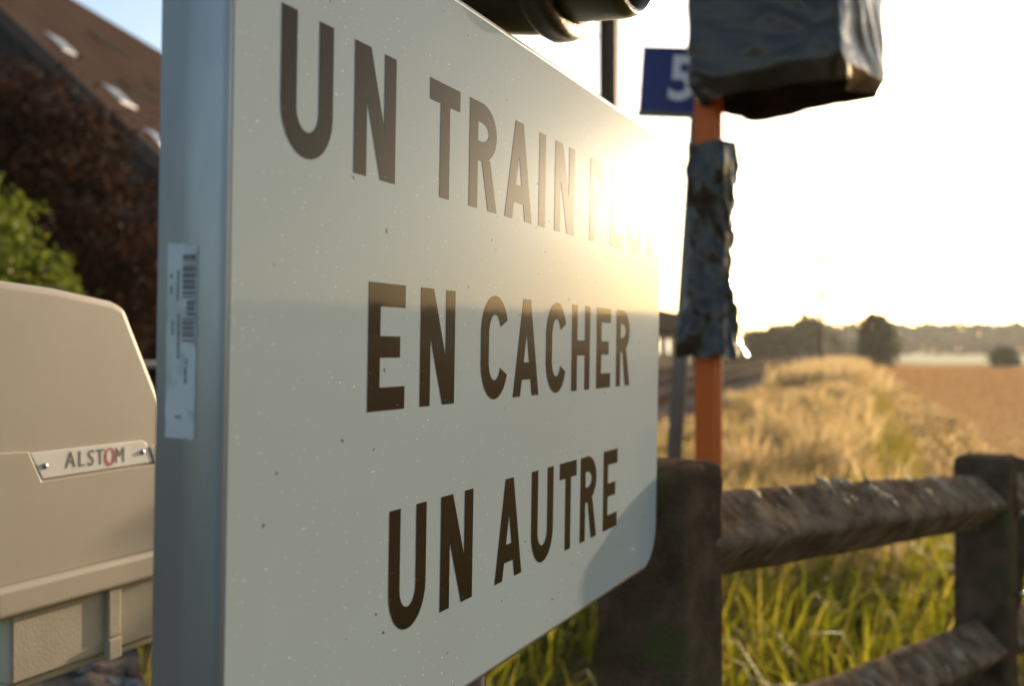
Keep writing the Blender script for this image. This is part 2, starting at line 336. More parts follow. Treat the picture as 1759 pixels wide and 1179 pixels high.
# ------------------------------------------------------------------ foliage builders
def quads(name, c, size, m, parent=None, up=0.0, aspect=0.62, rnd=None):
    n = len(c); a = rng.normal(size=(n, 3)); a[:, 2] += up; a /= np.linalg.norm(a, axis=1)[:, None]
    b = rng.normal(size=(n, 3)); b -= (a * b).sum(1)[:, None] * a; b /= np.linalg.norm(b, axis=1)[:, None]
    sz = (size * (0.6 + 0.8 * rng.random(n)))[:, None]
    nn = np.cross(a, b)
    v = np.stack([c - a * sz, c + b * sz * aspect + nn * sz * 0.15, c + a * sz, c - b * sz * aspect + nn * sz * 0.15], 1).reshape(-1, 3)
    me = bpy.data.meshes.new(name); me.vertices.add(4 * n); me.vertices.foreach_set('co', v.ravel())
    me.loops.add(4 * n); me.loops.foreach_set('vertex_index', np.arange(4 * n, dtype=np.int32))
    me.polygons.add(n); me.polygons.foreach_set('loop_start', np.arange(0, 4 * n, 4, dtype=np.int32))
    me.update(calc_edges=True)
    at_ = me.attributes.new('rnd', 'FLOAT', 'FACE'); at_.data.foreach_set('value', (rng.random(n) if rnd is None else rnd).astype(np.float32))
    return link(name, me, m, parent)
def clumps(lobes, per, nclump, csize):
    """lobes: (x, y, z, rx, ry, rz); leaves sit in many small clumps spread over and through each lobe"""
    out = []; tot = sum(l[3] * l[5] for l in lobes)
    for (x, y, z, rx, ry, rz) in lobes:
        k = max(4, int(nclump * rx * rz / tot))
        d = rng.normal(size=(k, 3)); d /= np.linalg.norm(d, axis=1)[:, None]
        rad = 1 - 0.55 * rng.random(k) ** 1.6
        cc = np.array([x, y, z]) + d * rad[:, None] * np.array([rx, ry, rz])
        cs = csize * (0.5 + rng.random(k))
        p = cc[:, None] + rng.normal(size=(k, per, 3)) * cs[:, None, None] * 0.5 * np.array([1, 1, 0.75])
        out.append(p.reshape(-1, 3))
    return np.concatenate(out)
def tree(name, label, cat, base, lobes, m, leaf, per, nclump, csize, trunk=0.2, group=None):
    base = Vector(base); t = empty(name, base); tag(t, label, cat, group)
    tb = MB(); top = max(l[2] + l[5] * 0.3 for l in lobes)
    cx = sum(l[0] for l in lobes) / len(lobes); cy = sum(l[1] for l in lobes) / len(lobes)
    tb.tube([(0, 0, -0.1), (cx * .3, cy * .3, top * 0.35), (cx * .7, cy * .7, top * 0.65), (cx, cy, top)], [trunk * 1.15, trunk, trunk * 0.7, trunk * 0.2])
    for l in lobes:
        z0 = max(top * 0.22, min(l[2] - l[5] * 0.4, top * 0.6))
        tb.tube([(cx * z0 / top, cy * z0 / top, z0), (l[0] * 0.6, l[1] * 0.6, (z0 + l[2]) * 0.52), (l[0], l[1], l[2] + l[5] * 0.3)], [trunk * 0.5, trunk * 0.33, trunk * 0.08], 6)
    tb.build('trunk', M['bark'], t, True)
    p = clumps(lobes, per, nclump, csize); p = p[p[:, 2] > 0.05]
    quads('crown', p, leaf, m, t)
    return t
def blades(name, P, h, wd, m, bend=0.35, wind=(0.2, 0.05), parent=None, rnd=None):
    n = len(P); az = rng.random(n) * 2 * math.pi
    dv = np.stack([np.cos(az), np.sin(az), np.zeros(n)], 1)
    lean = rng.normal(size=(n, 2)) * bend + np.array(wind)
    lean3 = np.concatenate([lean, np.zeros((n, 1))], 1)
    up = np.array([0, 0, 1.0]); hh = h[:, None]; ww = wd[:, None]
    a0, a1 = P - dv * ww, P + dv * ww
    mid = P + up * hh * 0.5 + lean3 * hh * 0.22; b0, b1 = mid - dv * ww * 0.8, mid + dv * ww * 0.8
    q = P + up * hh * 0.82 + lean3 * hh * 0.6; c0, c1 = q - dv * ww * 0.45, q + dv * ww * 0.45
    tip = P + up * hh * (1 - 0.25 * np.linalg.norm(lean, axis=1)[:, None].clip(0, 1.5)) + lean3 * hh * 1.05
    v = np.stack([a0, a1, b0, b1, c0, c1, tip], 1).reshape(-1, 3)
    base = (np.arange(n) * 7)[:, None]
    li = np.concatenate([base + np.array([[0, 1, 3, 2]]), base + np.array([[2, 3, 5, 4]]), base + np.array([[4, 5, 6]])], 1).astype(np.int32)
    st = (np.arange(n) * 11)[:, None] + np.array([[0, 4, 8]])
    me = bpy.data.meshes.new(name); me.vertices.add(7 * n); me.vertices.foreach_set('co', v.ravel())
    me.loops.add(11 * n); me.loops.foreach_set('vertex_index', li.ravel())
    me.polygons.add(3 * n); me.polygons.foreach_set('loop_start', st.ravel().astype(np.int32)); me.update(calc_edges=True)
    at_ = me.attributes.new('rnd', 'FLOAT', 'FACE'); rv = rng.random(n) if rnd is None else rnd
    at_.data.foreach_set('value', np.repeat(rv, 3).astype(np.float32))
    return link(name, me, m, parent, True)
def scatter(n, s0, s1, r0, r1, spow=1.0, clump=0.0):
    s = s0 + (s1 - s0) * rng.random(n) ** spow; r = r0 + (r1 - r0) * rng.random(n)
    if clump:
        k = max(1, n // 14); cs = s0 + (s1 - s0) * rng.random(k) ** spow; cr = r0 + (r1 - r0) * rng.random(k)
        idx = rng.integers(0, k, n); use = rng.random(n) < 0.75
        s = np.where(use, cs[idx] + rng.normal(size=n) * clump, s); r = np.where(use, cr[idx] + rng.normal(size=n) * clump, r)
    z = np.array([gh(a, b) for a, b in zip(s, r)])
    return np.stack([s * math.sin(TB) + r * math.cos(TB), s * math.cos(TB) - r * math.sin(TB), z], 1), s, r

# ------------------------------------------------------------------ the warning sign
SB = math.atan(789.5 / F); SL = 0.954; SHH = 0.320; FOLD = 0.006; SDEP = 0.053
def s_of(px): return (0.626 * 1278 / (1669 - px) - 0.626) / math.cos(SB)
s_org = Vector((-488.5 / F * 0.626, 0.626, CH))
sign = empty('warning_sign', s_org, SB, R(1.0))
tag(sign, 'large white metal sign reading UN TRAIN PEUT EN CACHER UN AUTRE', 'sign')
def rrect(x0, x1, z0, z1, r, n=10):
    p = []
    for cx, cz, a in ((x1 - r, z0 + r, -90), (x1 - r, z1 - r, 0), (x0 + r, z1 - r, 90), (x0 + r, z0 + r, 180)):
        for i in range(n + 1):
            t = R(a + 90 * i / n); p.append((cx + r * math.cos(t), cz + r * math.sin(t)))
    return p
rings = []; CR = 0.062
for i in range(6):
    t = R(90 * i / 5); ins = FOLD * (1 - math.sin(t)); y = FOLD * (1 - math.cos(t))
    rings.append([(x, y, z) for x, z in rrect(-FOLD + ins, SL - ins, -SHH + ins, SHH - ins, CR - ins)])
rings.append([(x, SDEP, z) for x, z in rrect(-FOLD, SL, -SHH, SHH, CR)])
rings.append([(x, SDEP, z) for x, z in rrect(-FOLD + 0.018, SL - 0.018, -SHH + 0.018, SHH - 0.018, CR - 0.018)])
rings.append([(x, SDEP - 0.002, z) for x, z in rrect(-FOLD + 0.018, SL - 0.018, -SHH + 0.018, SHH - 0.018, CR - 0.018)])
n = len(rings[0]); pv = [p for rg in rings for p in rg]; pf = [tuple(range(n))]
for i in range(len(rings) - 1):
    for j in range(n): pf.append((i*n + (j+1) % n, i*n + j, (i+1)*n + j, (i+1)*n + (j+1) % n))
pn = mk('panel', pv, pf, M['alu'], sign); pn.data.polygons.foreach_set('use_smooth', [False] + [True] * (len(pf) - 1))
fl = rrect(0.001, SL - FOLD - 0.001, -SHH + FOLD + 0.001, SHH - FOLD - 0.001, CR - FOLD - 0.001)
MB().prism(fl, -0.0006, -0.0001).build('white_film', M['film'], sign)

def outline(ch, w_, h, t):
    hb = t * 1.08
    def arc(cx, cy, rx, ry, a0, a1, n=14): return [(cx + rx * math.cos(R(a0 + (a1 - a0) * i / n)), cy + ry * math.sin(R(a0 + (a1 - a0) * i / n))) for i in range(n + 1)]
    if ch == 'I': return [[(0, 0), (w_, 0), (w_, h), (0, h)]]
    if ch == 'T': return [[(w_/2 - t/2, 0), (w_/2 + t/2, 0), (w_/2 + t/2, h - hb), (w_, h - hb), (w_, h), (0, h), (0, h - hb), (w_/2 - t/2, h - hb)]]
    if ch == 'E':
        m0, m1 = h * .5 - hb * .46, h * .5 + hb * .46
        return [[(0, 0), (w_, 0), (w_, hb), (t, hb), (t, m0), (w_ * .86, m0), (w_ * .86, m1), (t, m1), (t, h - hb), (w_, h - hb), (w_, h), (0, h)]]
    if ch == 'H':
        m0, m1 = h * .5 - hb * .48, h * .5 + hb * .48
        return [[(0, 0), (t, 0), (t, m0), (w_ - t, m0), (w_ - t, 0), (w_, 0), (w_, h), (w_ - t, h), (w_ - t, m1), (t, m1), (t, h), (0, h)]]
    if ch == 'N':
        a, y1 = t * 1.28, h * .58
        return [[(0, 0), (t, 0), (t, y1), (w_ - a, 0), (w_, 0), (w_, h), (w_ - t, h), (w_ - t, h - y1), (a, h), (0, h)]]
    if ch == 'U':
        ry = h * .34
        return [arc(w_/2, ry, w_/2, ry, 180, 360) + [(w_, h), (w_ - t, h)] + arc(w_/2, ry, w_/2 - t, ry - hb, 360, 180) + [(t, h), (0, h)]]
    if ch == 'A':
        a = t * 1.12; lx = lambda y: (w_ - a) / 2 * y / h
        k = (w_ - a) / 2 / h; ti = t * 1.04; c0, c1 = h * .17, h * .17 + hb * .98
        yt = h * .80
        xi = lambda y: ti + k * y
        ya = (w_ / 2 - ti) / k if k else h
        ya = min(ya, h * .84)
        return [[(0, 0), (ti, 0), (xi(c0), c0), (w_ - xi(c0), c0), (w_ - ti, 0), (w_, 0), ((w_ + a) / 2, h), ((w_ - a) / 2, h)],
                [(xi(c1), c1), (w_ / 2, ya), (w_ - xi(c1), c1)]]
    if ch in 'PR':
        bt = h * (.45 if ch == 'R' else .41); rx = w_ * .56; ry = (h - bt) / 2
        if ch == 'P': o = [(0, 0), (t, 0), (t, bt)]
        else: o = [(0, 0), (t, 0), (t, bt), (w_ * .44, bt), (w_ - t * 1.12, 0), (w_, 0), (w_ * .73, bt * 1.07)]
        o += arc(w_ * .97 - rx, bt + ry, rx, ry, -90 if ch == 'P' else -62, 90) + [(0, h)]
        inn = [(t, bt + hb)] + arc(w_ * .97 - rx, bt + ry, max(rx - t, .002), ry - hb, -90, 90) + [(t, h - hb)]
        return [o, inn]
    if ch == 'C':
        ry = h * .37; o = []
        def st(rx, ry_, a): 
            y = h / 2 + (h / 2 - ry if math.sin(R(a)) >= 0 else -(h / 2 - ry)) + ry_ * math.sin(R(a)); return (w_ * .515 + rx * math.cos(R(a)), y)
        A = list(np.linspace(22, 338, 40))
        return [[st(w_ * .515, ry, a) for a in A] + [st(w_ * .515 - t, ry - hb, a) for a in reversed(A)]]
def fill(name, polys, depth, m, parent, loc):          # closed outlines in x-z -> a thin solid facing -y
    cu = bpy.data.curves.new(name, 'CURVE'); cu.dimensions = '2D'; cu.fill_mode = 'BOTH'; cu.extrude = depth / 2
    for p in polys:
        sp = cu.splines.new('POLY'); sp.points.add(len(p) - 1); sp.use_cyclic_u = True
        for i, (x, y) in enumerate(p): sp.points[i].co = (x, y, 0, 1)
    tmp = bpy.data.objects.new('tmp', cu); COL.objects.link(tmp)
    me = bpy.data.meshes.new_from_object(tmp.evaluated_get(bpy.context.evaluated_depsgraph_get())); bpy.data.objects.remove(tmp); bpy.data.curves.remove(cu)
    me.name = name; me.transform(Matrix.Rotation(math.pi / 2, 4, 'X')); me.materials.clear()
    return link(name, me, m, parent, False, loc)
LET = [(0.1335, 0.1005, [('U', 474, 564), ('N', 601, 672.5), ('T', 731, 783), ('R', 800, 848), ('A', 862, 908.5), ('I', 920.5, 931.5), ('N', 948, 981.5), ('P', 1008.5, 1035), ('E', 1044, 1066), ('U', 1075, 1098.5), ('T', 1102, 1122)]),
       (-0.0486, 0.1016, [('E', 631, 694.5), ('N', 721, 780), ('C', 825, 870.5), ('A', 881, 925), ('C', 937, 971), ('H', 981.4, 1012.3), ('E', 1024, 1048), ('R', 1057.8, 1081)]),
       (-0.2330, 0.1022, [('U', 672.5, 736), ('N', 761, 816), ('A', 854.5, 900.5), ('U', 916.3, 953.5), ('T', 964.2, 993), ('R', 1000, 1028), ('E', 1039.3, 1063)])]
for z0, h, row in LET:
    for ch, a, b in row:
        w_ = s_of(b) - s_of(a); t = 0.0172
        fill('letter', outline(ch, w_, h, t if ch != 'I' else w_), 0.00016, M['letter'], sign, (s_of(a), -0.00072, z0))
# worn bar-code sticker on the near flange
st = MB(); 
def flange(y0, y1, z0, z1, d): return MB().add([(-FOLD - d, y0, z0), (-FOLD - d, y1, z0), (-FOLD - d, y1, z1), (-FOLD - d, y0, z1)], [(3, 2, 1, 0)])
edge = [(.0195, .066), (.0445, .068)]
for i in range(1, 16): edge.append((.0445 + .0012 * noise.noise(Vector((i * .9, 2, 0))), .068 - .124 * i / 16))
edge += [(.0445, -.057), (.0205, -.0575)]
for i in range(15, 0, -1): edge.append((.0200 + .0014 * noise.noise(Vector((i * .8, 7, 0))), .066 - .124 * i / 16))
sticker = mk('sticker', [(-FOLD - .0003, y, z) for y, z in edge], [tuple(range(len(edge)))], M['label'], sign)
z = .060
while z > .004:
    hgt = random.choice((.0008, .0012, .0020, .0030)); x1 = .0315 - (.0035 if .022 < z < .032 else 0)
    flange(.0205 + random.random() * .0008, x1, z - hgt, z, .0006).build('bar', M['ink'], sticker); z -= hgt + random.choice((.0007, .0010, .0016))
for (y0, z0, z1, th) in ((.0345, .05, .032, .0018), (.040, .048, .046, .0018), (.040, .040, .036, .0018), (.0335, .022, -.006, .0021), (.0385, .018, .010, .0017), (.0265, -.006, -.010, .0018), (.0270, -.012, -.021, .0024)):
    z = z0
    while z > z1:
        hgt = random.uniform(.0009, .0016); flange(y0, y0 + th, z - hgt, z, .0006).build('print_mark', M['ink'], sticker); z -= hgt + random.uniform(.0004, .0009)
def text(name, body, size, m, parent, loc, rot, depth=0.0003, bold=0.0, sx=1.0, align='CENTER'):
    cu = bpy.data.curves.new(name, 'FONT'); cu.body = body; cu.size = size; cu.extrude = depth / 2; cu.offset = bold; cu.align_x = align; cu.align_y = 'CENTER'; cu.resolution_u = 4
    tmp = bpy.data.objects.new('tmp', cu); COL.objects.link(tmp)
    me = bpy.data.meshes.new_from_object(tmp.evaluated_get(bpy.context.evaluated_depsgraph_get())); bpy.data.objects.remove(tmp); bpy.data.curves.remove(cu)
    me.name = name; me.materials.clear(); me.transform(Matrix.Diagonal((sx, 1, 1, 1)))
    o = link(name, me, m, parent, False, loc); o.rotation_euler = rot; return o
d2 = text('digit', '2', 0.0062, M['ink'], sticker, (-FOLD - .0006, .0335, -.0435), (0, 0, 0))
d2.rotation_euler = Matrix(((0, 0, -1), (0, -1, 0), (-1, 0, 0))).to_euler()
d2.rotation_euler = Matrix(((0, 0, -1), (1, 0, 0), (0, -1, 0))).to_euler()
d2.rotation_euler = (Matrix.Rotation(R(-90), 3, 'X') @ Matrix(((0, 0, -1), (-1, 0, 0), (0, 1, 0)))).to_euler()

# ------------------------------------------------------------------ the crossing signal (pole behind the sign, hooded lamp above it)
sm = s_org + Vector((math.sin(SB), math.cos(SB), 0)) * 0.50 + Vector((-math.cos(SB), math.sin(SB), 0)) * 0.115
sig = empty('crossing_signal', (sm.x, sm.y, 0), SB)
tag(sig, 'dark hooded signal lamp on a pole above the white sign', 'signal lamp')
MB().tube([(0, 0, -0.05), (0, 0, 2.15)], [0.045, 0.045], 20).build('pole', M['grey_post'], sig, True)
for zz_ in (CH - 0.2, CH + 0.2): MB().box(-0.06, 0.06, -0.062, 0.05, zz_ - 0.02, zz_ + 0.02).build('clamp', M['steel'], sig, bevel=0.004)
LZ = CH + 0.468                                  # lamp axis height, pointing to -y
def lathe(prof, n=40, ang0=0, ang1=360):
    v = []; f = []; full = (ang1 - ang0) == 360; k = n if full else n + 1
    for (r_, y) in prof:
        for i in range(k):
            a = R(ang0 + (ang1 - ang0) * i / n); v.append((r_ * math.cos(a), y, r_ * math.sin(a)))
    for i in range(len(prof) - 1):
        for j in range(n):
            j1 = (j + 1) % k; f.append((i*k+j, i*k+j1, (i+1)*k+j1, (i+1)*k+j))
    return MB().add(v, f)
LX = 0.02
lh = lathe([(0.002, 0.02), (0.055, 0.015), (0.095, -0.02), (0.108, -0.06), (0.112, -0.09), (0.112, -0.118)]).build('housing', M['lamp'], sig, True, loc=(LX, 0, LZ))
lathe([(0.110, -0.105), (0.119, -0.107), (0.124, -0.115), (0.124, -0.131), (0.119, -0.139), (0.106, -0.139)]).build('rim', M['lamp'], sig, True, loc=(LX, 0, LZ))
hp = [(0.104, -0.12), (0.106, -0.16), (0.108, -0.195), (0.106, -0.21), (0.100, -0.212), (0.098, -0.19), (0.097, -0.12)]
lathe(hp).build('visor', M['lamp'], sig, True, loc=(LX, 0, LZ))
m_lens = mat('red_lens', (0.16, 0.012, 0.010), 0.15, 0, (0.12, 0.01, 0.008), 30)
lathe([(0.0005, -0.168), (0.05, -0.163), (0.085, -0.149), (0.099, -0.131)]).build('lens', m_lens, sig, True, loc=(LX, 0, LZ))
MB().box(LX - 0.03, LX + 0.03, -0.05, 0.04, LZ - 0.16, LZ - 0.09).build('bracket', M['lamp'], sig, bevel=0.006)

# ------------------------------------------------------------------ the barrier machine (beige box with nameplate)
BB = R(24.5); b_org = at(279, 601, 1.45)
bx, by = Vector((math.sin(BB), math.cos(BB), 0)), Vector((-math.cos(BB), math.sin(BB), 0))
def fuv(px, py, off=0.0):                         # pixel -> (x, z) on the machine's face, z from eye height
    d = ray(px, py); o = b_org + by * off - Vector((0, 0, CH)); t = o.dot(by) / d.dot(by); p = d * t
    return ((p - (b_org - Vector((0, 0, CH)))).dot(bx), p.z)
mach = empty('barrier_machine', (b_org.x, b_org.y, 0), BB)
tag(mach, 'beige barrier machine box with an ALSTOM nameplate beside the white sign', 'barrier machine')
def U(l, dz=CH): return [(x, z + dz) for x, z in l]
xl = fuv(-14, 800)[0]; BD = 0.36
lid = [fuv(279, 764), fuv(279, 690), fuv(217, 528), fuv(196, 517), fuv(100, 495), fuv(0, 480)]
slope_ = (lid[5][1] - lid[4][1]) / (lid[5][0] - lid[4][0])
lid += [(xl - 0.002, lid[5][1] + slope_ * 0.3 * (xl - lid[5][0])), (xl, fuv(-14, 780)[1])]
lidp = [(xl, fuv(-14, 900)[1]), (0.0, fuv(279, 900)[1])] + lid[1:-1]
MB().prism(U(lidp), 0.0, BD).build('lid', M['plastic_grey'], mach, bevel=0.013, seg=4, angle=15)
lo_ = [fuv(279, 940), fuv(279, 765), fuv(253, 767), fuv(263, 797), fuv(69, 827), fuv(47, 776), (xl, fuv(-14, 779)[1]), (xl, fuv(-14, 1013)[1])]
lo_ = [(lo_[0][0] + .004, lo_[0][1]), (lo_[1][0] + .004, lo_[1][1])] + lo_[2:6] + [(xl - .004, lo_[6][1]), (xl - .004, lo_[7][1])]
lo_.reverse(); 
def ccw(p): return p if sum(p[i][0] * p[(i + 1) % len(p)][1] - p[(i + 1) % len(p)][0] * p[i][1] for i in range(len(p))) > 0 else p[::-1]
MB().prism(U(ccw(lo_)), -0.0035, BD + 0.002).build('cover', M['plastic_grey'], mach, bevel=0.0022, seg=3, angle=20)
x0l, x1l = fuv(-2, 1020)[0], 0.012
zt, zb = fuv(140, 974)[1] + CH, fuv(140, 1027)[1] + CH
lp = MB().box(x0l - 0.016, x1l, -0.012, BD + 0.012, zb, zt).build('lip', M['plastic_grey'], mach, bevel=0.009, seg=4)
hx0 = fuv(17, 1100)[0]; hz0 = fuv(140, 1139)[1] + CH
MB().box(hx0, 0.003, 0.0, BD - 0.01, hz0, zb + 0.01).build('base_housing', M['cast'], mach, bevel=0.006, seg=3)
MB().box(hx0 + 0.004, 0.0, 0.008, BD - 0.02, hz0 - 0.012, hz0 + 0.004).build('drip_edge', M['cast'], mach, bevel=0.005, seg=3)
ca, cb_ = fuv(172, 1080)[0], fuv(203, 1080)[0]; cz = fuv(185, 1134)[1] + CH; cm = fuv(195, 1094)[1] + CH
MB().box(ca + 0.010, cb_, -0.0055, 0.002, cm + 0.001, zb + 0.003).build('clamp', M['cast'], mach, bevel=0.002)
MB().box(ca + 0.008, cb_ - 0.0015, -0.0085, 0.002, cz, cm - 0.0005).build('clamp_foot', M['cast'], mach, bevel=0.002)
MB().tube([(-0.19, 0.25, -0.05), (-0.19, 0.25, hz0 - 0.005)], [0.07, 0.07], 20).build('pedestal', M['grey_post'], mach, True)
pl = [fuv(72, 823), fuv(260, 794), fuv(250, 762), fuv(244, 757.5), fuv(50, 779)]
plate = MB().prism(U(ccw(pl)), -0.0022, -0.0002).build('nameplate', M['plate'], mach, bevel=0.0006)
for (px, py) in ((75, 801), (243, 777)):
    x, z = fuv(px, py); rv = lathe([(0.0040, 0), (0.0038, -0.0010), (0.0028, -0.0019), (0.0012, -0.0024), (0.0001, -0.0025)], 16)
    rv.build('rivet', M['steel'], plate, True, loc=(x, -0.0022, z + CH))
xa, za = fuv(111, 793, -.0022); xb, zb_ = fuv(215, 783, -.0022)
lw = xb - xa; hgt = fuv(126, 777, -.0022)[1] - fuv(126, 806, -.0022)[1]
cw = {'A': 22, 'L': 17, 'S': 17, 'T': 17, 'O': 19, 'M': 20}; tot = sum(cw[c] for c in 'ALSTOM') + 6
xc = xa
for i, ch in enumerate('ALSTOM'):
    wc = lw * cw[ch] / tot
    zc = za + (zb_ - za) * (xc - xa) / lw + CH
    if ch != 'O':
        text('letter', ch, hgt * 1.36, M['print'], plate, (xc + wc / 2, -0.0025, zc), (math.pi / 2, 0, 0), 0.0002, 0.0, 0.80)
    else:
        ring = lambda rx, rz, ox, oz: [(ox + rx * math.cos(2 * math.pi * i / 28), oz + rz * math.sin(2 * math.pi * i / 28)) for i in range(28)]
        fill('letter', [ring(wc * .52, hgt * .56, 0, 0), ring(wc * .36, hgt * .42, wc * .02, hgt * .05)], 0.0003, M['print_red'], plate, (xc + wc / 2, -0.0025, zc))
    xc += wc + lw / tot

# ------------------------------------------------------------------ concrete fence
FB = R(42.0); fdir = Vector((math.sin(FB), math.cos(FB), 0)); PA = 0.156
p1 = at(1134, 801, 1.62); p1.z = 0; p2 = at(1693, 785, 2.80); p2.z = 0
T1, T2 = at(1193, 796, 1.60).z, at(1692, 784, 2.78).z
FB = math.atan2(p2.x - p1.x, p2.y - p1.y); flen = (p2 - p1).length
PROT = FB - R(5)
fence = empty('concrete_fence', (p1.x, p1.y, 0), FB)
tag(fence, 'weathered concrete post and rail fence with moss and lichen', 'fence')
def fpost(x, top, seed, PA=PA):
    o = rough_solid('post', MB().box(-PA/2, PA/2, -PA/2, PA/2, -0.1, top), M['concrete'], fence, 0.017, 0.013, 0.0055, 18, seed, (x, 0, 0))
    o.rotation_euler = (0, 0, FB - PROT); return o
fpost(0, T1, 1.0); fpost(flen, T2, 5.0, 0.142); drop = (T2 - T1) / flen
fpost(2 * flen, T2 + drop * flen, 9.0, 0.142)
def frail(x0, x1, z0, side, seed, m, name='rail', dz=None):
    dg = side / math.sqrt(2); sl_ = drop if dz is None else dz
    sec = []                                         # rounded diamond section, then a regular grid along the rail
    rr_ = 0.016; q = dg - rr_ * math.sqrt(2) * 0.5
    for k in range(4):
        a0 = 90 + 90 * k; cx, cz = (dg - rr_ * 1.25) * math.cos(R(a0)), (dg - rr_ * 1.25) * math.sin(R(a0))
        nx = (dg - rr_ * 1.25) * math.cos(R(a0 + 90)); nz = (dg - rr_ * 1.25) * math.sin(R(a0 + 90))
        arc_ = [(cx + rr_ * math.cos(R(a0 + t)), cz + rr_ * math.sin(R(a0 + t))) for t in (-45, -22, 0, 22, 45)]
        nxt = (nx + rr_ * math.cos(R(a0 + 45)), nz + rr_ * math.sin(R(a0 + 45)))
        sec += arc_ + [(arc_[-1][0] + (nxt[0] - arc_[-1][0]) * j / 9, arc_[-1][1] + (nxt[1] - arc_[-1][1]) * j / 9) for j in range(1, 9)]
    ns, nx_ = len(sec), int((x1 - x0) / 0.009); v, f = [], []
    for i in range(nx_ + 1):
        x = x0 + (x1 - x0) * i / nx_; c = z0 + sl_ * x
        for (y, z) in sec:
            L = math.hypot(y, z); p_ = Vector((x, y, z)) * 20 + Vector((seed * 3, seed * 7, 0))
            d = (noise.noise(p_ * 0.4) * 0.0040 + noise.noise(p_ * 2.2) * 0.0009 + noise.noise(p_ * 5.5) * 0.0005)
            v.append((x, y + y / L * d, c + z + z / L * d))
    for i in range(nx_):
        for j in range(ns): f.append((i*ns+j, (i+1)*ns+j, (i+1)*ns+(j+1) % ns, i*ns+(j+1) % ns))
    f += [tuple(range(ns)), tuple(range((nx_+1)*ns-1, nx_*ns-1, -1))]
    return mk(name, v, f, m, fence, True)
zr = at(1250, 909, 1.72).z
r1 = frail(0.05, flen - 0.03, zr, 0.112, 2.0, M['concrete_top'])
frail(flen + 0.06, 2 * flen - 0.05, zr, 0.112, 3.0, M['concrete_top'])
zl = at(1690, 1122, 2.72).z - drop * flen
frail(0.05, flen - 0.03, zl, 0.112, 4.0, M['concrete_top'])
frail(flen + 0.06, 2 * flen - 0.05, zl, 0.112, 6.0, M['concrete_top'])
MB().tube([(flen + 0.20, 0.03, T2 - 0.46), (flen + 0.40, 0.03, T2 - 0.06)], [0.062, 0.062], 8).build('strut', M['concrete'], fence, True)
# lichen crusts along the upper face of the rail
for i in range(34):
    x = random.choice((random.gauss(0.58, 0.07), random.gauss(0.80, 0.05), random.gauss(1.02, 0.10), random.uniform(0.12, flen - 0.15)))
    x = min(max(x, 0.12), flen - 0.15)
    u_ = random.uniform(0.02, 0.6); dg = 0.112 / math.sqrt(2)
    bm = bmesh.new(); bmesh.ops.create_icosphere(bm, subdivisions=2, radius=1); sz_ = random.uniform(0.006, 0.015)
    for v in bm.verts:
        v.co *= 1 + 0.55 * noise.noise(v.co * 2.2 + Vector((i * 5.1, 0, 0))); v.co = Vector((v.co.x * sz_ * 1.9, v.co.y * sz_ * 1.2, v.co.z * sz_ * 0.24))
    me = bpy.data.meshes.new('lichen_patch'); bm.to_mesh(me); bm.free()
    o = link('lichen_patch', me, M['lichen'], r1, True, (x, -dg * u_, zr + drop * x + dg * (1 - u_) - 0.0015)); o.rotation_euler = (R(45), 0, random.uniform(-.6, .6))
    if o.location.x < 0: o.location.x = 0.1
q2 = fdir
for (px, py) in ((1687, 921),):
    o = lathe([(0.010, 0.004), (0.010, -0.002), (0.006, -0.005), (0.0002, -0.006)], 16).build('bolt', M['steel'], fence, True)
    o.location = (flen - 0.074, 0.0, at(px, py, 2.62).z); o.rotation_euler = (0, 0, R(-90) + FB - PROT)
for py in (888, 1030):
    o = MB().tube([(0, 0, 0), (0.004, -0.016, 0.003), (0.02, -0.022, 0.006), (0.034, -0.018, 0.005)], [0.005] * 4, 8).build('bolt', M['steel'], fence, True)
    o.location = (flen + 0.02, -0.072, at(1742, py, 2.72).z)

# ------------------------------------------------------------------ orange post with polythene-wrapped signal
OP = at(1217, 601, 3.64)
orange = empty('orange_post', (OP.x, OP.y, 0), R(32)); tag(orange, 'orange square steel post standing behind the concrete fence', 'post')
MB().box(-0.041, 0.041, -0.041, 0.041, -0.05, 2.30).build('shaft', M['orange'], orange, bevel=0.006)
MB().box(-0.008, 0.012, -0.048, -0.0415, 0.1, 2.25).build('rib', M['orange'], orange, bevel=0.002)
MB().box(-0.09, 0.09, -0.09, 0.09, -0.05, 0.02).build('base_plate', M['orange'], orange, bevel=0.004)
wr = MB(); nu, nv = 64, 110
zt_, zb2 = at(1217, 247, 3.62).z, at(1217, 612, 3.62).z
vv, ff = [], []
for j in range(nv + 1):
    t = j / nv; zz_ = zt_ + (zb2 - zt_) * t
    wide = 0.066 + 0.016 * math.sin(t * 9) * (1 - t) + (0.020 * max(0, (t - 0.74) / 0.26)) 
    for i in range(nu):
        a = 2 * math.pi * i / nu; c_, s_ = math.cos(a), math.sin(a)
        k = max(abs(c_), abs(s_)); sq = 0.5 / k + 0.5
        q = Vector((c_ * 1.6, s_ * 1.6, zz_ * 6))
        fold = noise.noise(q * 1.1) * 0.018 + abs(noise.noise(Vector((c_ * 2.2 + zz_ * 4, s_ * 2.2, zz_ * 7 + 4)))) * 0.034 + abs(noise.noise(Vector((c_ * 5 - zz_ * 9, s_ * 5, zz_ * 12)))) * 0.014
        r_ = wide * sq * 1.02 + fold * (0.6 + 0.6 * t)
        r_ = max(r_, 0.046 / k)
        vv.append((r_ * c_ + 0.013 * math.sin(t * 5), r_ * s_ - 0.012, zz_ + (0.02 * noise.noise(Vector((a * 2, 3, t * 2))) if j in (0, nv) else 0.0)))
for j in range(nv):
    for i in range(nu): ff.append((j*nu+i, j*nu+(i+1) % nu, (j+1)*nu+(i+1) % nu, (j+1)*nu+i))
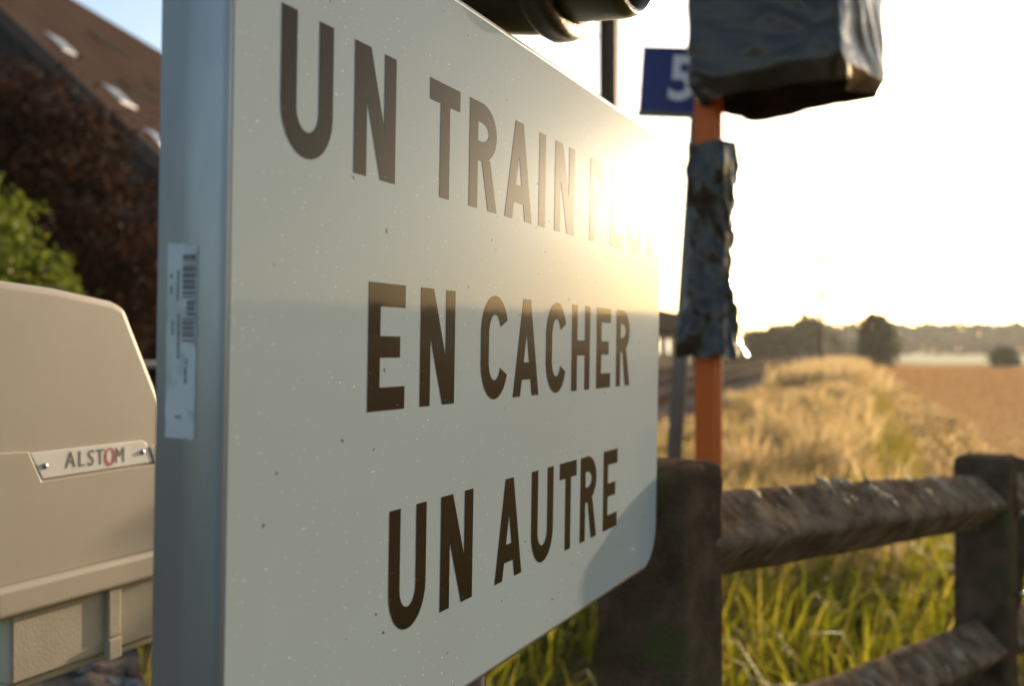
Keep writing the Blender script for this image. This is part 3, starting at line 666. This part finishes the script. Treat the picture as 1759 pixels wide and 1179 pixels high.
wrap = mk('plastic_wrap', vv, ff, M['foil2'], None, True, (OP.x, OP.y, 0)); wrap.rotation_euler = (0, 0, math.pi / 2 - R(32))
tag(wrap, 'crumpled black plastic sheet wrapped round the orange post', 'plastic wrap')

A_ = at(1440, 601, 3.20); AB_, AC_ = 0.44, 0.54        # near corner of the wrapped box, its two visible sides
bag = empty('wrapped_signal_box', (A_.x, A_.y, 0), R(39)); tag(bag, 'large signal box wrapped in black plastic bags on the orange post', 'signal box')
ZR, ZT = 2.25, 3.05
MB().box(0.03, AB_ - 0.03, 0.03, AC_ - 0.03, ZR + 0.03, ZT - 0.02).build('box', M['grey_post'], bag, bevel=0.01)
per = []
rad = 0.03
for (cx, cy, a0) in ((AB_ - rad, rad, -90), (AB_ - rad, AC_ - rad, 0), (rad, AC_ - rad, 90), (rad, rad, 180)):
    for i in range(7): a = R(a0 + 15 * i); per.append((cx + rad * math.cos(a), cy + rad * math.sin(a)))
def resample(p, n):
    L = [0]; q = p + [p[0]]
    for i in range(len(p)): L.append(L[-1] + math.dist(q[i], q[i + 1]))
    out = []
    for k in range(n):
        d = L[-1] * k / n; i = max(j for j in range(len(L) - 1) if L[j] <= d); t = (d - L[i]) / (L[i + 1] - L[i] + 1e-9)
        out.append((q[i][0] + (q[i + 1][0] - q[i][0]) * t, q[i][1] + (q[i + 1][1] - q[i][1]) * t))
    return out
NU = 180; per = resample(per, NU); vv, ff = [], []; rows = 74
for j in range(rows + 1):
    t = j / rows
    for i, (x, y) in enumerate(per):
        nx, ny = x - AB_ / 2, y - AC_ / 2; L = math.hypot(nx, ny); nx /= L; ny /= L
        hem = 0.055 + 0.03 * noise.noise(Vector((x * 4, y * 4, 1))) + 0.008 * noise.noise(Vector((x * 11, y * 11, 3)))
        hem += 0.02 * max(0, (y - 0.3) / 0.27)
        zz_ = ZT - (ZT - ZR) * t / 0.86 if t <= 0.86 else ZR - hem * (t - 0.86) / 0.14
        tw = zz_ * 2.2
        d = 0.016 * noise.noise(Vector((x * 3.0 + tw, y * 3.0 - tw, zz_ * 2.6))) + 0.010 * (1 - abs(noise.noise(Vector((x * 9 + tw * 3, y * 9 - tw * 3, zz_ * 4)))) * 2)
        g = max(0, (t - 0.86) / 0.14); d -= 0.035 * g * (1 + noise.noise(Vector((x * 6, y * 6, 9))))
        vv.append((x + nx * d, y + ny * d, zz_))
for j in range(rows):
    for i in range(NU): ff.append((j*NU+i, j*NU+(i+1) % NU, (j+1)*NU+(i+1) % NU, (j+1)*NU+i))
ff.append(tuple(range(NU)))
mk('plastic_bag', vv, ff, M['foil'], bag, True)
bv = []; bf = []; G = 24
for j in range(G + 1):
    for i in range(G + 1):
        x, y = 0.012 + (AB_ - 0.024) * i / G, 0.012 + (AC_ - 0.024) * j / G
        bv.append((x, y, ZR + 0.012 + 0.014 * noise.noise(Vector((x * 7, y * 7, 5))) + 0.01 * noise.noise(Vector((x * 19 + y * 12, y * 5, 2)))))
for j in range(G):
    for i in range(G): bf.append((j*(G+1)+i, (j+1)*(G+1)+i, (j+1)*(G+1)+i+1, j*(G+1)+i+1))
mk('bag_bottom', bv, bf, M['foil'], bag, True)

# ------------------------------------------------------------------ blue number sign on a leaning post
na, nb_ = at(1199, 190, 4.5), at(1158, 790, 4.35); dr = (na - nb_).normalized(); foot = nb_ + dr * ((-0.05 - nb_.z) / dr.z); topp = na + dr * 0.45
num = empty('number_sign', (foot.x, foot.y, 0)); tag(num, 'blue number 5 sign on a leaning grey post', 'number sign')
MB().tube([foot - Vector((foot.x, foot.y, 0)), topp - Vector((foot.x, foot.y, 0))], [0.034, 0.034], 12).build('post', M['grey_post'], num, True)
c5 = at(1160, 136, 4.42) - Vector((foot.x, foot.y, 0)); nb5 = R(90 + 8)
pan = MB().prism([(-.152, -.145), (.152, -.145), (.152, .142), (-.152, .142)], -0.006, 0.006).build('panel', M['blue'], num, bevel=0.002, loc=c5); pan.rotation_euler = (0, R(-(-4.0)), math.pi / 2 - nb5)
text('digit', '5', 0.275, M['white'], pan, (0.03, -0.0075, -0.005), (math.pi / 2, 0, 0), 0.001, 0.006, 0.95)
MB().box(-.157, .157, -0.010, 0.02, -.168, -.146).build('lower_frame', M['grey_post'], pan, bevel=0.003)
MB().box(-.02, .05, 0.006, 0.03, -.12, .10).build('bracket', M['grey_post'], pan, bevel=0.003)

# ------------------------------------------------------------------ catenary masts and wires
def mast(s, r, side, label, hgt=7.8, wd=0.24, arm=True):
    o = empty('catenary_mast', tr(s, r, gh(s, r) - 0.02), TB); tag(o, label, 'catenary mast', 'masts along the railway')
    b_ = MB().box(-wd/2, wd/2, -wd/2, -wd/2 + 0.022, 0, hgt).box(-wd/2, wd/2, wd/2 - 0.022, wd/2, 0, hgt).box(-0.012, 0.012, -wd/2 + 0.021, wd/2 - 0.021, 0, hgt)
    b_.build('shaft', M['rust'], o)
    MB().box(-0.25, 0.25, -0.25, 0.25, -0.3, 0.12).build('footing', M['conc_far'], o, bevel=0.02)
    if arm:
        MB().tube([(0, 0, 5.4), (0, side * 2.3, 6.2)], [0.03, 0.03], 8).tube([(0, 0, 6.9), (0, side * 2.3, 6.75)], [0.022, 0.022], 8).tube([(0, side * 1.2, 5.82), (0, side * 2.5, 5.55)], [0.02, 0.02], 8).build('arm', M['wire'], o)
        for z_ in (5.4, 6.9):
            MB().tube([(0, side * (wd / 2 + 0.02), z_), (0, side * (wd / 2 + 0.34), z_ + 0.1 * (1 if z_ < 6 else -0.2))], [0.07, 0.07], 8).build('insulator', M['rust'], o)
        for z_, h_ in ((4.2, 0.5), (6.3, 0.35)): MB().box(-0.17, 0.17, -0.18, 0.18, z_, z_ + h_).build('weight', M['rust'], o, bevel=0.01)
    return o
mast(8.4, -2.0, 1, 'rusty catenary mast rising behind the white sign', wd=0.15, arm=False)
mast(58, -1.75, 1, 'catenary mast with dark fittings at the edge of the grass verge')
mast(112, -1.75, 1, 'catenary mast beyond the one with dark fittings, on the verge side')
mast(168, -1.75, 1, 'far catenary mast on the verge side before the trees')
for s_, lb in ((104, 'catenary mast in front of the trackside trees, beyond the far rails'), (136, 'second catenary mast beyond the far rails, by the trackside trees'), (176, 'third catenary mast beyond the far rails, farthest along')):
    mast(s_, -10.6, -1, lb)
for r_, z_, lb in ((-4.13, 5.5, 'contact wire strung above the rails beside the grass verge'), (-4.13, 6.8, 'upper carrying wire above the rails beside the grass verge'), (-7.75, 5.5, 'contact wire strung above the rails away from the verge'), (-7.75, 6.8, 'upper carrying wire above the rails away from the verge')):
    pts = []
    for i in range(-2, 36):
        s_ = i * 5.4 + 4; sag = 0.35 * (1 - math.cos((s_ - 4) / 54 * 2 * math.pi)) / 2 if z_ > 6 else 0
        pts.append(tr(s_, r_, z_ - sag))
    tag(MB().tube(pts, [0.009] * len(pts), 5).build('overhead_wire', M['wire']), lb, 'wire', 'overhead wires')

# ------------------------------------------------------------------ buildings and cabinet across the line
gb = R(8.4); ap = at(-244, -224, 20.0)
barn = empty('barn', (ap.x, ap.y, 0), gb); tag(barn, 'big dark barn with steep brown roof and small skylights behind the copper beech', 'barn')
# local x along the ridge (away), -y to the right
HW, PT = 7.6, math.tan(R(42)); AZ = ap.z; LEN = 24.0; EV = AZ - HW * PT
MB().add([(0, HW - .4, 0), (0, -HW + .4, 0), (0, -HW + .4, EV + .4 * PT - .25), (0, 0, AZ - .25), (0, HW - .4, EV + .4 * PT - .25),
          (LEN, HW - .4, 0), (LEN, -HW + .4, 0), (LEN, -HW + .4, EV + .4 * PT - .25), (LEN, 0, AZ - .25), (LEN, HW - .4, EV + .4 * PT - .25)],
         [(0, 1, 2, 3, 4), (9, 8, 7, 6, 5), (1, 6, 7, 2), (0, 4, 9, 5)]).build('wall', M['wood_wall'], barn)
def slope(sgn):
    th = 0.16
    return MB().add([(x, sgn * y, AZ - abs(y) * PT + dz) for dz in (0, -th) for x, y in ((-.35, 0.0), (LEN + .35, 0.0), (LEN + .35, HW), (-.35, HW))],
                    [(0, 1, 2, 3), (7, 6, 5, 4), (0, 4, 5, 1), (1, 5, 6, 2), (2, 6, 7, 3), (3, 7, 4, 0)]).build('roof', M['roof'], barn)
rfr = slope(-1); slope(1)
for sg in (-1, 1):
    MB().add([(x, sg * y, AZ - abs(y) * PT + dz) for dz in (0.03, -.32) for x, y in ((-.40, 0.0), (-.352, 0.0), (-.352, HW + .02), (-.40, HW + .02))],
             [(0, 1, 2, 3), (7, 6, 5, 4), (0, 4, 5, 1), (1, 5, 6, 2), (2, 6, 7, 3), (3, 7, 4, 0)]).build('verge_board', M['vboard'], barn)
def on_roof(px, py):                              # pixel -> (x, y) on the right-hand slope
    d = ray(px, py); ex, ey = Vector((math.sin(gb), math.cos(gb), 0)), Vector((-math.cos(gb), math.sin(gb), 0))
    nrm = (-ey * math.sin(R(42)) + Vector((0, 0, 1)) * math.cos(R(42))); o = Vector((ap.x, ap.y, AZ)) - Vector((0, 0, CH))
    p = d * (o.dot(nrm) / d.dot(nrm)) - o; return p.dot(ex), p.dot(ey)
for (px, py, wx, wy, mm, nm) in ((108, 78, .62, .42, 'glass', 'skylight'), (206, 167, .62, .42, 'glass', 'skylight'), (272, 240, .55, .35, 'glass', 'skylight'), (190, 80, 1.5, .35, 'wall_dark', 'roof_vent'), (238, 160, 1.3, .3, 'wall_dark', 'roof_vent'), (275, 158, 1.1, .3, 'wall_dark', 'roof_vent')):
    x, y = on_roof(px, py); v = []
    for dz in (0.01, 0.04):
        for dx, dy in ((-wx/2, -wy/2), (wx/2, -wy/2), (wx/2, wy/2), (-wx/2, wy/2)):
            yy = y + dy; v.append((x + dx, yy, AZ - abs(yy) * PT + dz))
    MB().add(v, [(3, 2, 1, 0), (4, 5, 6, 7), (0, 1, 5, 4), (1, 2, 6, 5), (2, 3, 7, 6), (3, 0, 4, 7)]).build(nm, M[mm], rfr)

hs = empty('station_hut', tr(50, -11.5, gh(50, -11.5)), TB); tag(hs, 'low dark hut with pale lower wall beyond the rails', 'hut')
MB().box(-4, 6, -2.4, 2.6, 0, 2.1).build('wall', M['wall_pale'], hs)
MB().box(-4.5, 6.5, -2.9, 3.1, 2.1, 3.1).build('roof', M['wall_dark'], hs, bevel=0.05)
for x in (-2.4, 0.4, 3.2):
    wnd = MB().box(x, x + 1.1, -2.44, -2.38, 0.9, 1.8).build('window', M['wall_dark'], hs); MB().box(x + .08, x + 1.02, -2.455, -2.442, 0.98, 1.72).build('pane', M['glass'], wnd)
cab = empty('relay_cabinet', tr(64, -7.2 - 3.4, gh(64, -10.6)), TB); tag(cab, 'dark relay cabinet raised on pale concrete pillars beside the rails', 'cabinet')
MB().box(-.55, .55, -.45, .45, 1.45, 3.1).build('body', M['wall_dark'], cab, bevel=0.03)
MB().box(-.65, .65, -.55, .55, 3.1, 3.2).build('roof', M['wall_dark'], cab, bevel=0.02)
for y in (-.36, .36): MB().box(-.35, .35, y - .17, y + .17, -.1, 1.45).build('pillar', M['conc_far'], cab, bevel=0.02)
rl = empty('railing', at(262, 601, 8.2) - Vector((0, 0, CH)), R(60)); tag(rl, 'pale tubular railing glimpsed between the barrier machine and the sign', 'railing')
for z_ in (0.85, 1.18): MB().tube([(-1.6, 0, z_), (0.5, 0, z_)], [0.022, 0.022], 8).build('rail', M['conc_far'], rl, True)
for x in (-1.6, -0.6, 0.45): MB().tube([(x, 0, 0), (x, 0, 1.22)], [0.024, 0.024], 8).build('post', M['conc_far'], rl, True)

# ------------------------------------------------------------------ trees and shrubs
tree('copper_beech', 'dark copper beech with reddish brown leaves in front of the barn', 'tree', (-7.0, 13.2, 0),
     [(0, 0, 2.9, 2.3, 2.2, 2.2), (-.9, .2, 3.9, 1.6, 1.6, 1.3), (1.3, -.3, 2.3, 1.5, 1.4, 1.5), (-1.8, 0, 2.5, 1.7, 1.7, 1.9), (.5, -.5, 3.7, 1.4, 1.3, 1.0), (1.9, 0, 1.6, 1.0, 1.2, 1.2), (-.3, -.6, 1.4, 1.8, 1.4, 1.3)],
     M['beech'], 0.040, 40, 1800, 0.30, 0.22)
tree('conifer_shrub', 'bright yellow green conifer shrub behind the barrier machine', 'shrub', at(-12, 601, 8.0) - Vector((0, 0, CH)),
     [(0, 0, 1.3, .42, .42, 1.35), (-.5, .1, 1.2, .5, .5, 1.2), (.1, 0, .6, .5, .5, .6)], M['thuja'], 0.024, 50, 620, 0.14, 0.06, 'yellow green conifers')
tree('conifer_shrub', 'smaller yellow green conifer shrub standing close to the copper beech', 'shrub', at(88, 601, 8.4) - Vector((0, 0, CH)),
     [(0, 0, 1.05, .26, .3, 1.2), (.18, 0, .8, .3, .3, .85), (-.2, 0, .9, .3, .3, .9)], M['thuja'], 0.022, 46, 420, 0.12, 0.05, 'yellow green conifers')
hd = empty('hedge', (-4.6, 11.0, 0)); tag(hd, 'dark clipped hedge below the copper beech', 'hedge')
MB().tube([(-2.2, 0, -.05), (-2.2, 0, .9)], [.05, .03], 6).tube([(0.4, 0, -.05), (.4, 0, .9)], [.05, .03], 6).build('stem', M['bark'], hd)
quads('foliage', np.stack([rng.uniform(-3.2, 2.2, 9000), rng.uniform(-.4, .4, 9000), 1.35 * rng.random(9000) ** .8], 1), 0.05, M['beech'], hd)
def at_px(px, Z): p = at(px, 601, Z); return Vector((p.x, p.y, 0))
tree('round_bush', 'tall dense dark bush standing alone at the end of the dirt path', 'bush', at_px(1506, 88) + Vector((0, 0, -.3)),
     [(0, 0, 2.5, 1.55, 1.5, 2.3), (-.35, 0, 3.6, 1.1, 1.1, 1.2), (.6, 0, 1.7, 1.2, 1.2, 1.7), (-.6, 0, 1.4, 1.0, 1.0, 1.4)], M['tree'], 0.16, 16, 500, 0.42, 0.15)
tree('small_bush', 'small round bush out in the tan field', 'bush', at_px(1722, 92) + Vector((0, 0, -.3)), [(0, 0, .9, 1.3, 1.2, .95), (.4, 0, .6, 1.1, 1, .7)], M['tree'], 0.15, 14, 150, 0.36, 0.08)
for i, (px, Z, hh, wdt, lb) in enumerate(((1300, 120, 3.6, 2.6, 'low leafy tree nearest the relay cabinet beyond the rails'), (1336, 128, 4.4, 2.8, 'leafy tree between the low tree and the tall round crowned tree'),
        (1386, 135, 6.2, 2.7, 'tallest round crowned tree of the trackside row'), (1424, 185, 4.6, 3.2, 'low broad tree beside the tallest trackside tree'), (1452, 230, 3.8, 3.2, 'far small tree where the rails vanish'))):
    tree('trackside_tree', lb, 'tree', at_px(px, Z), [(0, 0, hh * .55, wdt * .75, wdt * .75, hh * .45), (wdt * .4, 0, hh * .42, wdt * .6, wdt * .6, hh * .36), (-wdt * .5, 0, hh * .42, wdt * .6, wdt * .6, hh * .36), (.1, 0, hh * .75, wdt * .5, wdt * .5, hh * .25)],
         M['tree'], 0.24, 16, 260, 0.55, 0.16, 'trees beyond the rails')
# the wood round the field, one far mass that also stands outside the frame and shows in the sign's gloss
cc = []
for b_ in np.arange(15.5, 84, 0.42):
    D = 330 + 14 * noise.noise(Vector((b_ * .7, 0, 0))); hh = 9.5 + 2.6 * noise.noise(Vector((b_ * .9, 4, 0))) + 1.2 * noise.noise(Vector((b_ * 4, 4, 0)))
    x, y = D * math.sin(R(b_)), D * math.cos(R(b_)); k = 300
    d = rng.normal(size=(k, 3)); d /= np.linalg.norm(d, axis=1)[:, None]; d *= (1 - .5 * rng.random((k, 1)))
    cc.append(np.array([x, y, hh * .55]) + d * np.array([2.6, 2.6, hh * .5]))
    cc.append(np.stack([x + rng.normal(size=60) * 1.5, y + rng.normal(size=60) * 1.5, rng.random(60) * hh * .5], 1))
cc = np.concatenate(cc); cc = cc[cc[:, 2] > 0]
tag(quads('far_wood', cc, 0.85, M['tree']), 'long far off wood along the edge of the fields', 'wood', kind='stuff')

# ------------------------------------------------------------------ grasses
P, s, r = scatter(13000, 1.5, 8.0, -2.2, 2.2, 1.1, 0.06)
keep = (np.hypot(P[:, 0], P[:, 1]) > 2.3) & (P[:, 0] > -0.26 * P[:, 1]); P = P[keep]; n_ = len(P)
pt = np.array([noise.noise(Vector((x_ * 1.5, y_ * 1.5, 1))) + 0.6 * noise.noise(Vector((x_ * 4.5, y_ * 4.5, 5))) for x_, y_ in P[:, :2]])
keep = rng.random(n_) < np.clip(0.55 + 1.1 * pt, 0.10, 1.0); P, pt = P[keep], pt[keep]; n_ = len(P)
tag(blades('green_grass', P, (0.12 + 0.36 * rng.random(n_) ** 1.4) * (0.95 + 0.5 * pt).clip(0.5, 1.4), 0.0035 + 0.0045 * rng.random(n_), M['grass'], 0.42, rnd=np.clip(rng.beta(1.4, 2.0, n_) + 0.25 * pt, 0, 1)), 'lush green grass growing round the concrete fence', 'grass', kind='stuff')
P, s, r = scatter(31000, 5.0, 34, -2.3, 0.40, 1.35, 0.09); n_ = len(P)
stand = np.array([0.5 + 0.9 * noise.noise(Vector((a_ * 0.9, b_ * 1.6, 0))) + 0.4 * noise.noise(Vector((a_ * 2.7, b_ * 3.5, 3))) for a_, b_ in zip(s, r)]).clip(0.12, 1.2)
keep = (rng.random(n_) < 0.35 + 0.65 * stand) & (rng.random(n_) < np.clip((0.35 - r) / 0.9, 0, 1)); P, s, r, stand = P[keep], s[keep], r[keep], stand[keep]; n_ = len(P)
hgt_ = (0.24 + 0.56 * stand * (0.5 + 0.5 * rng.random(n_))) * np.where(r < -1.1, 0.72, 1.0)
tag(blades('dry_grass', P, hgt_, (0.0030 + 0.0045 * rng.random(n_)) * (1 + s / 14), M['dry'], 0.34, rnd=np.clip(0.25 + 0.5 * stand + 0.45 * (rng.random(n_) - 0.6), 0, 1)), 'tall dry golden grass on the verge beside the rails', 'grass', kind='stuff')
P, s, r = scatter(7000, 4.5, 16, -2.2, 0.3, 1.2, 0.12); n_ = len(P)
tag(blades('mixed_green_grass', P, 0.12 + 0.24 * rng.random(n_), (0.0035 + 0.004 * rng.random(n_)) * (1 + s / 14), M['grass'], 0.4), 'green undergrowth between the dry grass stems', 'grass', kind='stuff')
P, s, r = scatter(12000, 30, 95, -1.9, 0.1, 1.2, 0.4); n_ = len(P)
tag(blades('far_dry_grass', P, 0.5 + 0.5 * rng.random(n_), 0.02 + 0.02 * rng.random(n_), M['dry'], 0.3, rnd=0.4 + 0.6 * rng.random(n_)), 'bright golden grass crest far along the verge', 'grass', kind='stuff')
P, s, r = scatter(19000, 5.5, 70, -1.0, 0.85, 1.5, 0.12); keep = rng.random(len(P)) < np.minimum(np.clip((r + 1.0) / 0.7, 0, 1), np.clip((0.85 - r) / 0.5, 0, 1)); P, s, r = P[keep], s[keep], r[keep]; n_ = len(P)
tag(blades('short_grass', P, 0.10 + 0.16 * rng.random(n_), (0.004 + 0.004 * rng.random(n_)) * (1 + s / 12), M['verge'], 0.45), 'short yellow green grass strip along the dirt path', 'grass', kind='stuff')
P, s, r = scatter(6000, 5, 50, 0.35, 1.9, 1.5, 0.10); n_ = len(P)
tag(blades('path_edge_grass', P, 0.03 + 0.10 * rng.random(n_) ** 2, (0.004 + 0.004 * rng.random(n_)) * (1 + s / 12), M['dry'], 0.45), 'sparse short straw on the dirt path', 'grass', kind='stuff')
P, s, r = scatter(60000, 4, 90, 1.8, 30, 1.6); n_ = len(P)
tag(blades('wheat_stubble', P, 0.05 + 0.07 * rng.random(n_), (0.003 + 0.003 * rng.random(n_)) * (1 + s / 12), M['stubble'], 0.25), 'ripe tan crop covering the field', 'crop', kind='stuff')
P, s, r = scatter(900, 2.6, 4.6, -2.75, -2.2, 1.0, 0.05); P = P[P[:, 0] / P[:, 1] > -0.372]; n_ = len(P)
tag(blades('trackside_grass', P, 0.10 + 0.22 * rng.random(n_), 0.003 + 0.003 * rng.random(n_), M['grass'], 0.4), 'tufts of grass at the foot of the ballast', 'grass', kind='stuff')

# ------------------------------------------------------------------ the hazy evening air
hz = MB().box(-260, 620, -60, 620, -1.6, 15.5)
hm = bpy.data.materials.new('haze_air'); hm.use_nodes = True; hn = hm.node_tree.nodes; hn.clear()
ho = hn.new('ShaderNodeOutputMaterial'); hv = hn.new('ShaderNodeVolumePrincipled'); hv.inputs['Density'].default_value = 0.0002
hv.inputs['Color'].default_value = (0.95, 0.93, 0.90, 1); hv.inputs['Anisotropy'].default_value = 0.55
hm.node_tree.links.new(hv.outputs[0], ho.inputs['Volume'])
tag(hz.build('haze', hm), 'thin warm evening haze over the fields', 'haze', kind='stuff')
